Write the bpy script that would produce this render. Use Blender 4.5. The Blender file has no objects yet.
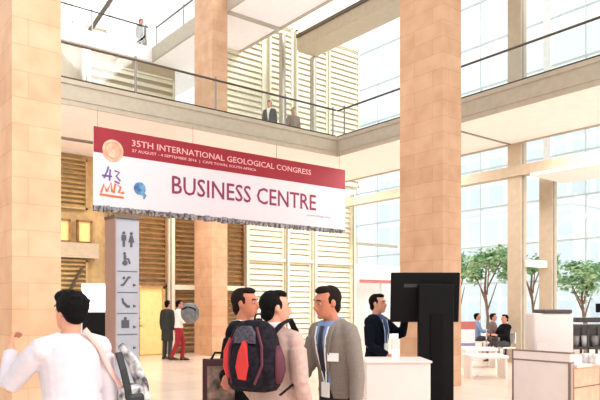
import bpy, bmesh, math, random
from mathutils import Vector, Matrix
from mathutils.bvhtree import BVHTree
random.seed(7)
PI = math.pi
S = bpy.context.scene
COL = S.collection
V = Vector

# ------------------------------------------------------------------ camera
# the building's two directions are X and Y; the camera looks into the corner between them
YAW = math.radians(51.7)
FWD = V((math.cos(YAW), math.sin(YAW), 0)); RGT = V((math.sin(YAW), -math.cos(YAW), 0))
cd = bpy.data.cameras.new('camera'); cam = bpy.data.objects.new('camera', cd); COL.objects.link(cam)
cam.location = (0, 0, 1.6); cam.rotation_euler = (PI/2, 0, YAW - PI/2)
cd.sensor_width = 36; cd.lens = 38.4; cd.shift_y = 0.175; cd.clip_end = 300
S.camera = cam
ROT = YAW - PI/2            # yaw of things that stand square to the camera

def dirv(f, r, z=0):        # a world direction from forward / right parts
    return (FWD*f + RGT*r + V((0, 0, z)))
def floor_at(d, px):        # point on the floor, d metres ahead, in image column px
    return FWD*d + RGT*((px-300)/640*d)

# ------------------------------------------------------------------ materials
def lin(c):
    return tuple(((x/255)/12.92 if x/255 <= .04045 else ((x/255+.055)/1.055)**2.4) for x in c) + (1,)
MATS = {}
def mat(name, rgb, rough=.6, metal=0., var=.06, scale=6., bump=0., spec=.5, alt=None):
    if name in MATS: return MATS[name]
    m = bpy.data.materials.new(name); m.use_nodes = True
    nt = m.node_tree; b = nt.nodes['Principled BSDF']
    tc = nt.nodes.new('ShaderNodeTexCoord'); nz = nt.nodes.new('ShaderNodeTexNoise')
    nz.inputs['Scale'].default_value = scale; nz.inputs['Detail'].default_value = 3
    nt.links.new(tc.outputs['Object'], nz.inputs['Vector'])
    rp = nt.nodes.new('ShaderNodeValToRGB'); c = lin(rgb)
    c2 = lin(alt) if alt else tuple(min(1, x*(1+var)) for x in c[:3]) + (1,)
    c1 = c if alt else tuple(x*(1-var) for x in c[:3]) + (1,)
    rp.color_ramp.elements[0].color = c1; rp.color_ramp.elements[1].color = c2
    rp.color_ramp.elements[0].position = .35; rp.color_ramp.elements[1].position = .65
    nt.links.new(nz.outputs['Fac'], rp.inputs['Fac']); nt.links.new(rp.outputs['Color'], b.inputs['Base Color'])
    b.inputs['Roughness'].default_value = rough; b.inputs['Metallic'].default_value = metal
    b.inputs['Specular IOR Level'].default_value = spec
    if bump:
        bp = nt.nodes.new('ShaderNodeBump'); bp.inputs['Strength'].default_value = bump; bp.inputs['Distance'].default_value = .02
        nt.links.new(nz.outputs['Fac'], bp.inputs['Height']); nt.links.new(bp.outputs['Normal'], b.inputs['Normal'])
    MATS[name] = m; return m
def brick_mat(name, c1, c2, mortar, w, h, ms=.004, rough=.7, offset=.5, noise=.12, spec=.3, obj=False):
    m = bpy.data.materials.new(name); m.use_nodes = True
    nt = m.node_tree; b = nt.nodes['Principled BSDF']
    tc = nt.nodes.new('ShaderNodeTexCoord'); br = nt.nodes.new('ShaderNodeTexBrick')
    nt.links.new(tc.outputs['Object' if obj else 'UV'], br.inputs['Vector'])
    br.inputs['Color1'].default_value = lin(c1); br.inputs['Color2'].default_value = lin(c2); br.inputs['Mortar'].default_value = lin(mortar)
    br.inputs['Scale'].default_value = 1; br.inputs['Brick Width'].default_value = w; br.inputs['Row Height'].default_value = h
    br.inputs['Mortar Size'].default_value = ms; br.inputs['Mortar Smooth'].default_value = .3; br.offset = offset
    nz = nt.nodes.new('ShaderNodeTexNoise'); nz.inputs['Scale'].default_value = 3; nz.inputs['Detail'].default_value = 5
    nt.links.new(tc.outputs['Object'], nz.inputs['Vector'])
    hs = nt.nodes.new('ShaderNodeMix'); hs.data_type = 'RGBA'; hs.blend_type = 'SOFT_LIGHT'; hs.inputs[0].default_value = noise*4
    nt.links.new(br.outputs['Color'], hs.inputs[6]); nt.links.new(nz.outputs['Fac'], hs.inputs[7])
    nt.links.new(hs.outputs[2], b.inputs['Base Color']); b.inputs['Roughness'].default_value = rough
    b.inputs['Specular IOR Level'].default_value = spec
    MATS[name] = m; return m
def glass_mat(name, tint, refl=.08):
    m = bpy.data.materials.new(name); m.use_nodes = True; nt = m.node_tree
    for n in list(nt.nodes): nt.nodes.remove(n)
    out = nt.nodes.new('ShaderNodeOutputMaterial'); mx = nt.nodes.new('ShaderNodeMixShader')
    t = nt.nodes.new('ShaderNodeBsdfTransparent'); g = nt.nodes.new('ShaderNodeBsdfGlossy')
    t.inputs['Color'].default_value = lin(tint); g.inputs['Roughness'].default_value = .05
    mx.inputs[0].default_value = .04; nt.links.new(t.outputs[0], mx.inputs[1]); nt.links.new(g.outputs[0], mx.inputs[2])
    nt.links.new(mx.outputs[0], out.inputs['Surface']); MATS[name] = m; return m
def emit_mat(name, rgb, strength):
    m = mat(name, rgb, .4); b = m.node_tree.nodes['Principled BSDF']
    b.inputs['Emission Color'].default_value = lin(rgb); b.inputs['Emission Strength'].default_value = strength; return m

STONE = brick_mat('warm_sandstone', (214,172,138), (206,162,128), (186,144,112), .93, .31, .004)
FLOORM = brick_mat('polished_cream_stone', (238,218,200), (230,208,188), (214,190,168), 1.2, 1.2, .006, rough=.22, offset=0, noise=.04, spec=.6, obj=True)
WHITE = mat('white_paint', (244,240,236), .5, var=.02)
SOFFIT = mat('pale_plaster', (250,244,242), .8, var=.02)
FASCIA = mat('grey_beige_concrete', (182,172,154), .7, var=.05)
BEIGE = mat('beige_cladding', (190,174,150), .6, var=.05)
CREAM = mat('cream_panel', (232,226,204), .6, var=.04)
SLAT = mat('cream_slat', (226,218,194), .55, var=.05)
GOLD = mat('golden_timber', (184,156,106), .55, var=.16, scale=4)
BROWNT = mat('brown_timber', (146,108,66), .55, var=.22, scale=5)
DARKM = mat('dark_bronze_metal', (96,84,74), .4, .6)
GREYM = mat('brushed_grey_metal', (150,146,140), .35, .7)
FRAME = mat('window_frame_white', (232,234,234), .4)
MULL = mat('window_frame_grey', (200,210,212), .4)
GLASS = glass_mat('clear_glass', (246,250,250))
RAILG = glass_mat('balustrade_glass', (248,250,248))
BLACK = mat('black_plastic', (14,12,12), .6, spec=.15)
SCREENK = mat('dark_screen_glass', (14,14,16), .12)
RED = mat('crimson_print', (150,16,38), .6, var=.03)
BWHITE = mat('banner_white', (226,218,224), .6, var=.01)
PLUM = mat('plum_lettering', (138,44,80), .6)
PINKT = mat('pale_pink_lettering', (238,176,180), .6)
SKIN = mat('skin', (208,144,116), .55, var=.05, scale=20)
SKIN2 = mat('skin_tan', (190,116,86), .55, var=.05, scale=20)
HAIRB = mat('black_hair', (12,9,9), .8, var=.3, scale=60, spec=.12)
HAIRD = mat('dark_brown_hair', (30,19,14), .8, var=.3, scale=60, spec=.12)
EYEW = mat('eye_white', (186,166,158), .3); EYED = mat('eye_dark', (30,22,18), .3)
LIP = mat('lips', (186,106,96), .5); SHOE = mat('black_leather', (26,24,24), .4)
DSUIT = mat('black_suit_wool', (17,17,22), .9, var=.2, scale=80, spec=.1)
GSUIT = mat('grey_tweed', (128,115,106), .9, var=.14, scale=140)
PINKC = mat('dusty_pink_cotton', (186,152,140), .8, var=.07, scale=30)
LILAC = mat('pale_lilac_cotton', (200,189,194), .8, var=.04, scale=20)
BSHIRT = mat('blue_shirt_cotton', (122,146,184), .7)
WSHIRT = mat('white_shirt_cotton', (240,236,232), .7)
TIE = mat('navy_tie_silk', (26,30,48), .5)
NAVY = mat('navy_wool', (14,18,30), .9, spec=.1)
REDT = mat('dark_red_cloth', (150,24,40), .8); DGREY = mat('charcoal_cloth', (58,56,60), .8)

# ------------------------------------------------------------------ mesh helpers
def link(name, me, m=None, parent=None):
    o = bpy.data.objects.new(name, me); COL.objects.link(o)
    if m and not me.materials: me.materials.append(m)
    if parent: o.parent = parent
    return o
def obj(name, bm, m, parent=None, smooth=False, kind=None, loc=None):
    me = bpy.data.meshes.new(name); bmesh.ops.recalc_face_normals(bm, faces=bm.faces[:]); bm.to_mesh(me); bm.free()
    if smooth:
        for p in me.polygons: p.use_smooth = True
    o = link(name, me, m, parent)
    if kind: o['kind'] = kind
    if loc: o.location = loc
    return o
def tag(o, label, cat, group=None):
    o['label'] = label; o['category'] = cat
    if group: o['group'] = group
    return o
def thing(name, label, cat, loc=(0,0,0), rz=0, group=None):
    o = bpy.data.objects.new(name, None); COL.objects.link(o); o.empty_display_size = .1
    o.location = loc; o.rotation_euler = (0, 0, rz); return tag(o, label, cat, group)
def relabel(o, label, group=None):
    o['label'] = label
    if group: o['group'] = group
def dup(root, loc, rz=None):
    r = root.copy(); COL.objects.link(r); r.location = loc
    if rz is not None: r.rotation_euler = (0, 0, rz)
    for ch in list(root.children):
        c = ch.copy(); COL.objects.link(c); c.parent = r
        for g in list(ch.children):
            d = g.copy(); COL.objects.link(d); d.parent = c
    return r
def box(bm, x0, x1, y0, y1, z0, z1, bevel=0.):
    t = bmesh.new(); bmesh.ops.create_cube(t, size=1)
    for v in t.verts: v.co = V(((x0+x1)/2+v.co.x*(x1-x0), (y0+y1)/2+v.co.y*(y1-y0), (z0+z1)/2+v.co.z*(z1-z0)))
    if bevel: bmesh.ops.bevel(t, geom=t.edges[:], offset=bevel, segments=2, affect='EDGES', profile=.5)
    me = bpy.data.meshes.new('t'); t.to_mesh(me); t.free(); bm.from_mesh(me); bpy.data.meshes.remove(me); return bm
def B(*a, **k): return box(bmesh.new(), *a, **k)
def ring(c, u, v, ru, rv, n):
    return [c + u*(ru*math.cos(2*PI*i/n)) + v*(rv*math.sin(2*PI*i/n)) for i in range(n)]
def loft(bm, rings, cap=True):
    vs = [[bm.verts.new(p) for p in r] for r in rings]; n = len(vs[0])
    for a, b in zip(vs, vs[1:]):
        for i in range(n): bm.faces.new((a[i], a[(i+1) % n], b[(i+1) % n], b[i]))
    if cap: bm.faces.new(vs[0][::-1]); bm.faces.new(vs[-1])
    return bm
def tube(bm, pts, rads, n=10, side=None):
    pts = [V(p) for p in pts]; rs = []
    for i, p in enumerate(pts):
        t = (pts[min(i+1, len(pts)-1)] - pts[max(i-1, 0)]).normalized()
        u = side if side else (V((0,0,1)) if abs(t.z) < .9 else V((1,0,0)))
        u = (u - t*u.dot(t)).normalized(); w = t.cross(u)
        r = rads[i] if isinstance(rads, (list, tuple)) else rads
        ru, rv = r if isinstance(r, (list, tuple)) else (r, r)
        rs.append(ring(p, u, w, ru, rv, n))
    return loft(bm, rs)
def T(*a, **k): return tube(bmesh.new(), *a, **k)
def ball(bm, c, rx, ry=None, rz=None, n=14, m=8):
    ry = ry or rx; rz = rz or rx; c = V(c)
    return loft(bm, [ring(c+V((0,0,rz*-math.cos(PI*(j+.08)/(m+.16)))), V((1,0,0)), V((0,1,0)), rx*math.sin(PI*(j+.08)/(m+.16)), ry*math.sin(PI*(j+.08)/(m+.16)), n) for j in range(m+1)])
def prism(bm, poly, y0, y1):        # outline in XZ, extruded along Y
    a = [bm.verts.new((x, y0, z)) for x, z in poly]; b = [bm.verts.new((x, y1, z)) for x, z in poly]; n = len(poly)
    for i in range(n): bm.faces.new((a[i], a[(i+1) % n], b[(i+1) % n], b[i]))
    bm.faces.new(a[::-1]); bm.faces.new(b); return bm
def lathe(bm, prof, c=(0,0,0), n=16, cap=True):
    c = V(c); return loft(bm, [ring(c+V((0,0,z)), V((1,0,0)), V((0,1,0)), max(r, .001), max(r, .001), n) for r, z in prof], cap)
def remesh(bm, voxel, smooth=3):
    bmesh.ops.recalc_face_normals(bm, faces=bm.faces[:])
    me = bpy.data.meshes.new('r'); bm.to_mesh(me); bm.free()
    o = bpy.data.objects.new('r', me); COL.objects.link(o)
    md = o.modifiers.new('r', 'REMESH'); md.mode = 'VOXEL'; md.voxel_size = voxel
    if smooth:
        sm = o.modifiers.new('s', 'SMOOTH'); sm.iterations = smooth; sm.factor = .5
    dg = bpy.context.evaluated_depsgraph_get(); dg.update()
    out = bpy.data.meshes.new_from_object(o.evaluated_get(dg))
    bpy.data.objects.remove(o); bpy.data.meshes.remove(me)
    for p in out.polygons: p.use_smooth = True
    return out
def split(me, preds):               # preds: list of tests on the face centre; last bucket takes the rest
    outs = []; buckets = [[] for _ in preds] + [[]]
    idx = []
    for p in me.polygons:
        c = p.center; k = next((i for i, f in enumerate(preds) if f(c, p.normal)), len(preds)); idx.append(k)
    for k in range(len(preds)+1):
        bm = bmesh.new(); bm.from_mesh(me); bm.faces.ensure_lookup_table()
        bmesh.ops.delete(bm, geom=[f for f in bm.faces if idx[f.index] != k], context='FACES')
        n = bpy.data.meshes.new('part'); bm.to_mesh(n); bm.free(); outs.append(n)
    return outs
def uvbox(name, x0, x1, y0, y1, z0, z1, m, parent=None):
    bm = B(x0, x1, y0, y1, z0, z1); uv = bm.loops.layers.uv.new('uv')
    for f in bm.faces:
        for l in f.loops:
            c = l.vert.co; n = f.normal
            l[uv].uv = (c.y + .3, c.z) if abs(n.x) > .7 else ((c.x + .1, c.z) if abs(n.y) > .7 else (c.x, c.y))
    return obj(name, bm, m, parent)
def rawtext(t):
    cu = bpy.data.curves.new('t', 'FONT'); cu.body = t; cu.size = 1; cu.extrude = .001; cu.offset = .008; cu.resolution_u = 2
    o = bpy.data.objects.new('t', cu); COL.objects.link(o)
    dg = bpy.context.evaluated_depsgraph_get(); dg.update()
    me = bpy.data.meshes.new_from_object(o.evaluated_get(dg)); bpy.data.objects.remove(o); return me
def ext(me, k): q = [v.co[k] for v in me.vertices]; return min(q), max(q)
def text(name, s, m, parent, x0, x1, z0, h, y, thick=.004):      # one mesh per word
    full = rawtext(s); ax, bx = ext(full, 0); ay, by = ext(full, 1); bpy.data.meshes.remove(full); done = ''
    for w in s.split(' '):
        if not w: done += ' '; continue
        end = ext(rawtext(done+w), 1 and 0)[1]; me = rawtext(w); wx = ext(me, 0)[1]; sh = end-wx
        for v in me.vertices:
            c = v.co.copy(); v.co = (x0+(c.x+sh-ax)/(bx-ax)*(x1-x0), y-(thick if c.z > 0 else 0), z0+(c.y-ay)/(by-ay)*h)
        me.materials.clear(); link(name, me, m, parent); done += w+' '

# ------------------------------------------------------------------ the setting
obj('floor', B(-8, 23.5, -9, 27, -.3, 0), FLOORM, kind='structure')
ZS, ZF = 6.09, 6.64            # underside and top of the mezzanine
XE, YE = 12.9, 14.5            # edges of the atrium
obj('ceiling_mezzanine_left', B(-8, 15.7, YE+.02, 23.5, ZS, ZF), SOFFIT, kind='structure')
obj('ceiling_mezzanine_right', B(XE+.02, 15.7, -9, YE+.02, ZS, ZF), SOFFIT, kind='structure')
fl = B(-8, XE, YE-.03, YE+.02, ZS, ZF); box(fl, -8, XE, YE-.06, YE+.05, ZF-.08, ZF+.02); box(fl, -8, XE, YE-.05, YE+.02, ZS+.12, ZS+.16)
obj('trim_1', fl, FASCIA, kind='structure')
fr = B(XE-.03, XE+.02, -9, YE, ZS, ZF); box(fr, XE-.06, XE+.05, -9, YE-.06, ZF-.08, ZF+.02); box(fr, XE-.05, XE+.02, -9, YE-.06, ZS+.12, ZS+.16)
obj('trim_2', fr, FASCIA, kind='structure')
obj('trim_3', B(XE+.05, 15.7, 10.36, 10.42, ZS-.025, ZS+.01), GREYM, kind='structure')
obj('trim_4', B(-8, 12, 17.3, 17.42, ZS-.05, ZS+.01), GREYM, kind='structure')
obj('trim_5', B(15.66, 15.76, -9, 17.4, ZS-.03, ZF), FASCIA, kind='structure')
# third level: bridge between the columns and the atrium edge, landing beyond it, roof beam, added sun-blocking slab over the east side
obj('ceiling_bridge', B(10.86, XE, -9, 22.9, 11.0, 11.42), SOFFIT, kind='structure')
obj('trim_6', B(10.78, 10.86, -9, 22.9, 10.96, 11.5), FASCIA, kind='structure')
obj('trim_7', B(XE, XE+.1, -9, 22.9, 10.96, 11.9), FASCIA, kind='structure')
obj('trim_8', B(10.86, XE, 17.42, 17.56, 10.93, 11.01), FASCIA, kind='structure')
obj('floor_landing', B(-8, 13.5, 22.9, 28, 11.0, 11.42), SOFFIT, kind='structure')
obj('trim_9', B(-8, 10.78, 22.82, 22.9, 10.96, 11.5), WHITE, kind='structure')
bm = B(14.55, 15.5, -9, 18.6, 11.0, 11.5)
obj('trim_10', bm, BEIGE, kind='structure')
obj('trim_11', B(14.5, 14.55, -9, 18.6, 11.44, 11.56), DARKM, kind='structure')
obj('sun_block_slab', B(XE+.1, 23.5, -9, 7, 11.5, 11.9), SOFFIT, kind='structure')  # unseen slab, added to keep the sun off the right column and beam
obj('trim_12', B(15.64, 15.92, -9, 18.9, 5.17, 5.45), BEIGE, kind='structure')
obj('trim_13', B(15.64, 17.4, -9, 9.75, 5.10, 5.172), SOFFIT, kind='structure')
# back walls
obj('wall_back_lower', B(-8, 12.58, 19.15, 19.4, 0, ZS), GOLD, kind='structure')
obj('wall_back_right', B(12.58, 17.7, 19.15, 19.4, 0, ZS), CREAM, kind='structure')
obj('wall_back_upper', B(12.0, 19.1, 20.1, 20.4, ZF-.06, 16), CREAM, kind='structure')
obj('wall_landing', B(-8, 13.5, 27.6, 28, 11.42, 17), WHITE, kind='structure')
obj('wall_mezzanine', B(-8, 12.0, 23.3, 23.5, ZF-.06, 11.0), BEIGE, kind='structure')

# stone columns: one size, twice as deep as wide
def column(x, y, label):
    t = thing('stone_column', label, 'column', (x+.28, y+.56, 0))
    uvbox('shaft', -.28, .28, -.56, .56, 0, 17, STONE, t)
    g = bmesh.new()
    return t
column(1.98, 7.9, 'sandstone column at the far left, behind the person in the pale lilac top')
column(9.84, 8.0, 'broad sandstone column behind the black display kiosk')
column(10.24, 17.4, 'far sandstone column seen below the banner beside the couple walking')
# slender beige columns of the east side
def post(x, y, z0, z1, a, b, m, label, name='beige_post', cap=True):
    t = thing(name, label, 'post', (x, y, z0))
    obj('shaft', B(-a/2, a/2, -b/2, b/2, 0, z1-z0), m, t)
    obj('cover_strip', B(-.07, -.02, -b/2-.01, -b/2+.01, 0, z1-z0), GREYM, t)
    return t
post(15.85, 10.28, 0, 14, .28, .42, BEIGE, 'beige post nearest the coffee counter, rising from floor to roof')
post(17.0, 10.02, 0, 5.3, .26, .4, BEIGE, 'shorter beige post just right of the tall one, under the beam')
post(14.1, 18.9, ZF, 11.6, .16, .2, FASCIA, 'thin pale post on the mezzanine left of the roof beam', 'mezzanine_post')
post(15.45, 18.75, ZF, 11.0, .16, .2, FASCIA, 'thin grey post on the mezzanine carrying the end of the roof beam', 'mezzanine_post')
obj('trim_14', B(15.9, 17.1, 9.96, 10.08, 2.66, 2.86), WHITE, kind='structure')

# golden timber wall, left half: screens, beam, lit windows, braces
def screen(x0, x1, z0, z1, y, m, label, pitch=.2, fm=None, name='louvre_screen', group=None):
    t = thing(name, label, 'screen', ((x0+x1)/2, y, z0), 0, group); w = (x1-x0)/2; h = z1-z0
    f = B(-w, -w+.06, -.05, .05, 0, h); box(f, w-.06, w, -.05, .05, 0, h); box(f, -w, w, -.05, .05, 0, .06); box(f, -w, w, -.05, .05, h-.06, h)
    obj('frame', f, fm or m, t); s = bmesh.new(); z = .1
    while z < h-.1:
        tt = bmesh.new(); sw = .05 if pitch < .2 else .085; box(tt, -w+.05, w-.05, -sw, sw, -.012, .012)
        for v in tt.verts: v.co = Matrix.Rotation(.75 if pitch < .2 else 1.22, 3, 'X') @ v.co + V((0, 0, z))
        me = bpy.data.meshes.new('t'); tt.to_mesh(me); tt.free(); s.from_mesh(me); bpy.data.meshes.remove(me); z += pitch
    obj('slats', s, m, t); return t
SCR = [screen(2, 6.9, 4.45, 5.95, 19.05, GOLD, 'golden slatted screen high on the back wall left of the banner', .14)]
SCR.append(screen(2, 6.9, .05, 2.95, 19.05, GOLD, 'golden slatted screen behind the white-lit information kiosk', .14))
screen(7.55, 9.5, 2.2, 5.95, 19.05, BROWNT, 'brown slatted screen just right of the directory totem', .16)
screen(9.75, 11.3, .1, 5.95, 19.05, BROWNT, 'brown slatted screen behind the far sandstone column', .16)
screen(11.35, 12.5, .1, 5.95, 19.05, BROWNT, 'brown slatted screen between the far sandstone column and the cream screens', .16)
for x0, x1, l in ((12.65, 14.25, 'cream louvre screen above the man in the black suit'), (14.45, 15.55, 'narrow cream louvre screen between the two pale posts, above the pink jacket'),
                  (15.8, 17.65, 'widest cream louvre screen, above the grey blazer, at the wall end')):
    screen(x0, x1, .1, 5.95, 19.05, SLAT, l, .2, CREAM, group='cream louvre screens on the back wall')
obj('trim_15', B(-8, 7.2, 18.9, 19.1, 3.0, 3.44), BEIGE, kind='structure')
obj('trim_16', B(9.7, 12.5, 18.92, 19.0, 2.1, 2.26), CREAM, kind='structure')
obj('trim_17', B(12.6, 17.7, 18.92, 19.0, 3.2, 3.3), CREAM, kind='structure')
for x, a, l, p in ((9.62, .2, 'white post right of the totem, on the golden back wall', 'wall_post'), (12.55, .12, 'white post where brown and cream screens meet', 'wall_post'),
                (14.35, .14, 'pale post between the first two cream screens', 'wall_post'), (15.68, .16, 'pale post right of the narrow cream screen', 'wall_post'), (17.7, .14, 'pale post ending the back wall at the white booth', 'wall_post')):
    post(x, 18.95, 0, 6.05, a, .14, CREAM, l, p)
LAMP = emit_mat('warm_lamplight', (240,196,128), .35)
for x0, x1, l in ((4.6, 5.0, 'leftmost warm-lit small window above the white beam'), (5.35, 5.7, 'warm-lit small window second from left above the white beam'), (6.0, 6.35, 'warm-lit small window third from left above the white beam'), (6.65, 7.0, 'warm-lit small window beside the totem, above the white beam')):
    t = thing('wall_window', l, 'window', ((x0+x1)/2, 19.1, 3.5), 0, 'warm windows in the golden wall'); w = (x1-x0)/2
    f = B(-w-.05, -w, -.08, .04, 0, .62); box(f, w, w+.05, -.08, .04, 0, .62); box(f, -w-.05, w+.05, -.08, .04, .58, .64)
    obj('frame', f, BROWNT, t); obj('pane', B(-w, w, -.02, .03, .01, .58), LAMP, t)
for scr, x, z, sgn in ((SCR[0], 5.05, 5.1, 1), (SCR[1], 5.0, 2.3, 1), (SCR[1], 6.5, 2.3, 1)):
    o = obj('diagonal_brace', T([(-.22*sgn, 0, -.42), (.22*sgn, 0, .42)], .045, 6), DARKM, scr); o.location = V((x, 18.96, z)) - scr.location; o['label'] = 'dark diagonal brace'
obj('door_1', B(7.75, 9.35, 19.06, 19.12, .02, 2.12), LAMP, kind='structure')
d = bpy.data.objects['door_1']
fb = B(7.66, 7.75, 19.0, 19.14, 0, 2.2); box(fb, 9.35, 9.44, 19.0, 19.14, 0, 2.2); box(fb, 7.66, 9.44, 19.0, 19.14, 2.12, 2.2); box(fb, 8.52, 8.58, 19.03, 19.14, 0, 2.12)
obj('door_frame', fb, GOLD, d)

# golden slats at mezzanine level
screen(1.5, 8.2, ZF+.3, 8.6, 23.2, GOLD, 'golden slatted screen behind the mezzanine rail at upper left', .3)
screen(8.4, 11.9, ZF+.1, 10.6, 23.2, SLAT, 'cream slatted screen behind the rail left of the far column', .3)
post(8.3, 22.97, ZF, 10.9, .25, .2, WHITE, 'white post at the mezzanine back wall, left', 'mezzanine_post')
for k, (x0, x1, l) in enumerate(((12.2, 14.0, 'cream upper wall panel right of the far column'), (14.3, 15.4, 'cream upper wall panel between the two mezzanine posts'), (15.6, 17.2, 'cream upper wall panel right of the grey mezzanine post'), (17.3, 19.0, 'cream upper wall panel next to the bluish glazing'))):
    screen(x0, x1, ZF, 12.5, 20.0, SLAT if k < 2 else CREAM, l, .22, CREAM, 'wall_panel', 'cream panels of the upper back wall')
# landing windows and its pinkish wall pier
obj('window_3', B(-4, 10.9, 27.5, 27.58, 11.6, 15.8), emit_mat('sky_lit_window', (236,244,248), .9), kind='structure')
fb = bmesh.new()
for x in (5.0, 6.4, 7.8, 9.2): box(fb, x, x+.12, 27.4, 27.5, 11.5, 16)
box(fb, -4, 10.9, 27.4, 27.5, 13.6, 13.72); obj('window_frame', fb, BEIGE, bpy.data.objects['window_3'])
obj('wall_pier', B(11.0, 12.7, 26.4, 27.5, 11.42, 17), SOFFIT, kind='structure')

obj('trim_19', T([(8.6,25.2,11.42),(10.2,25.2,14.2)], .09, 8), DARKM, kind='structure')
post(8.4, 25.6, 11.42, 17, .35, .35, SOFFIT, 'pale post on the high landing behind the railing at upper left', 'landing_post')
# ------------------------------------------------------------------ glazing
def window(name, x0, x1, y0, y1, z0, z1, step, tz, wide=()):
    along_y = (y1-y0) > (x1-x0); root = obj(name, B(x0, x1, y0, y1, z0-.1, z0), FRAME, kind='structure')
    a0, a1 = (y0, y1) if along_y else (x0, x1); a = a0; k = 0
    while a <= a1+.01:
        w = .3 if k % 4 == 0 else .05; h = .16 if k % 4 == 0 else .1
        if along_y: obj('mullion', B(x0-h/2, x0+h/2, a-w/2, a+w/2, z0, z1), FRAME if k % 4 == 0 else MULL, root)
        else: obj('mullion', B(a-w/2, a+w/2, y0-h/2, y0+h/2, z0, z1), FRAME if k % 4 == 0 else MULL, root)
        a += step; k += 1
    for z in tz:
        if along_y: obj('transom', B(x0-.04, x0+.04, y0, y1, z-.03, z+.03), MULL, root)
        else: obj('transom', B(x0, x1, y0-.04, y0+.04, z-.03, z+.03), MULL, root)
    if along_y: obj('pane', B(x0-.008, x0+.008, y0, y1, z0, z1), GLASS, root)
    else: obj('pane', B(x0, x1, y0-.008, y0+.008, z0, z1), GLASS, root)
    return root
window('window_1', 22.4, 22.5, -10.8, 26, .1, 17, 1.5, (2.5, 4.0, 5.6, 7.2, 8.8, 10.6, 12.4, 14.2))
window('window_2', 17.0, 22.4, 26, 26.1, .1, 17, 1.35, (2.5, 4.0, 5.6, 7.2, 8.8, 10.6, 12.4, 14.2))

# ------------------------------------------------------------------ mezzanine balustrades
def railing(label, p0, p1, posts, z):
    t = thing('balcony_railing', label, 'railing', p0); p0 = V(p0); p1 = V(p1); L = (p1-p0)
    obj('handrail', T([(0,0,.88), L+V((0,0,.88))], .03, 8), DARKM, t, True)
    obj('bottom_rail', T([(0,0,.1), L+V((0,0,.1))], .02, 8), DARKM, t, True)
    u = L.normalized(); n = u.cross(V((0,0,1))); prev = None
    for s in posts:
        c = u*s; b = bmesh.new()
        tube(b, [c, c+V((0,0,.97))], [(.035,.02)]*2, 8, u); obj('post', b, GREYM, t)
        if prev is not None:
            a = prev + u*.06; e = c - u*.06; g = bmesh.new(); vs = []
            for q in (a, e):
                for o in (n*.006, n*-.006):
                    for zz in (.13, .84): vs.append(g.verts.new(q+o+V((0,0,zz))))
            bmesh.ops.convex_hull(g, input=vs); obj('glass_panel', g, RAILG, t)
        prev = c
    return t
railing('bronze-topped glass railing on the mezzanine edge above the banner', (-3, YE+.1, ZF), (XE, YE+.1, ZF), [.4, 2.65, 4.9, 7.2, 9.47, 11.7, 14.0, 15.8], ZF)
railing('glass railing on the right-hand mezzanine edge in front of the tall glazing', (XE+.1, YE+.1, ZF), (XE+.1, -4, ZF), [.3, 4.2, 8.4, 12.6, 16.8], ZF)
railing('dark railing along the high third-level bridge', (10.95, 22.8, 11.42), (10.95, 2, 11.42), [0, 2.2, 4.4, 6.6, 8.8, 11], 11.42)
railing('thin railing on the third-level landing at upper left', (-3, 22.98, 11.42), (10.7, 22.98, 11.42), [0, 2.3, 4.6, 6.9, 9.2, 11.5, 13.6], 11.42)

# ------------------------------------------------------------------ banner
bn = thing('hanging_banner', 'wide red and white congress banner hanging below the mezzanine edge', 'banner', (9.15, 14.28, 3.8))
W2 = 3.835; BX = 9.15; BZ = 3.8
obj('white_cloth', B(-W2, W2, -.02, .02, .06, 1.85), BWHITE, bn)
obj('red_band', B(-W2, W2, -.026, .0, 1.27, 1.853), RED, bn)['label'] = 'crimson band across the top'
text('title_lettering', 'BUSINESS CENTRE', PLUM, bn, 7.26-BX, 11.85-BX, .53, .45, -.022)
text('congress_lettering', '35TH INTERNATIONAL GEOLOGICAL CONGRESS', PINKT, bn, 6.22-BX, 11.66-BX, 1.535, .15, -.028)
text('date_lettering', '27 AUGUST - 4 SEPTEMBER 2016  |  CAPE TOWN, SOUTH AFRICA', PINKT, bn, 6.22-BX, 9.75-BX, 1.38, .085, -.028)
text('small_lettering', 'www.35igc.org', mat('grey_lettering', (170,160,168), .6), bn, 11.5-BX, 12.4-BX, .34, .07, -.022)
em = lathe(bmesh.new(), [(0,-.012), (.25,-.012), (.25,0), (0,0)], n=28)
for v in em.verts: v.co = V((v.co.x + 5.76-BX, v.co.z - .026, v.co.y + 1.36))
e0 = obj('round_seal', em, mat('gold_pink_seal', (240,196,168), .6, alt=(222,160,132), scale=9), bn); e0['label'] = 'pale gold round seal'
rg = lathe(bmesh.new(), [(.17,-.006), (.19,-.006), (.19,0), (.17,0), (.17,-.006)], n=28, cap=False)
for v in rg.verts: v.co = V((v.co.x + 5.76-BX, v.co.z - .038, v.co.y + 1.36))
obj('seal_ring', rg, mat('seal_ring_tone', (206,150,120), .6), e0)
def strokes(name, lines, r, m, y=-.026):
    b = bmesh.new()
    for ln in lines:
        tube(b, [(x-BX, y, z-BZ) for x, z in ln], [(r, .006)]*len(ln), 6, V((1,0,.01)))
    return obj(name, b, m, bn)
strokes('violet_figure', [[(5.55,4.50),(5.62,4.66),(5.66,4.78)], [(5.5,4.56),(5.74,4.56)], [(5.68,4.46),(5.70,4.72)], [(5.8,4.70),(5.92,4.68),(5.84,4.58),(5.94,4.48)], [(5.8,4.46),(5.92,4.42)]], .022, mat('violet_ink', (112,92,156), .6))
strokes('orange_figure', [[(5.48,4.16),(5.55,4.36),(5.62,4.2)], [(5.62,4.2),(5.72,4.42),(5.74,4.2)], [(5.78,4.18),(5.82,4.40),(5.95,4.34),(5.9,4.2)], [(5.45,4.12),(6.02,4.1)], [(5.95,4.2),(6.03,4.22)]], .026, mat('orange_ink', (206,112,62), .6))
gl = lathe(bmesh.new(), [(0,-.01), (.15,-.01), (.15,0), (0,0)], n=24)
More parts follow.
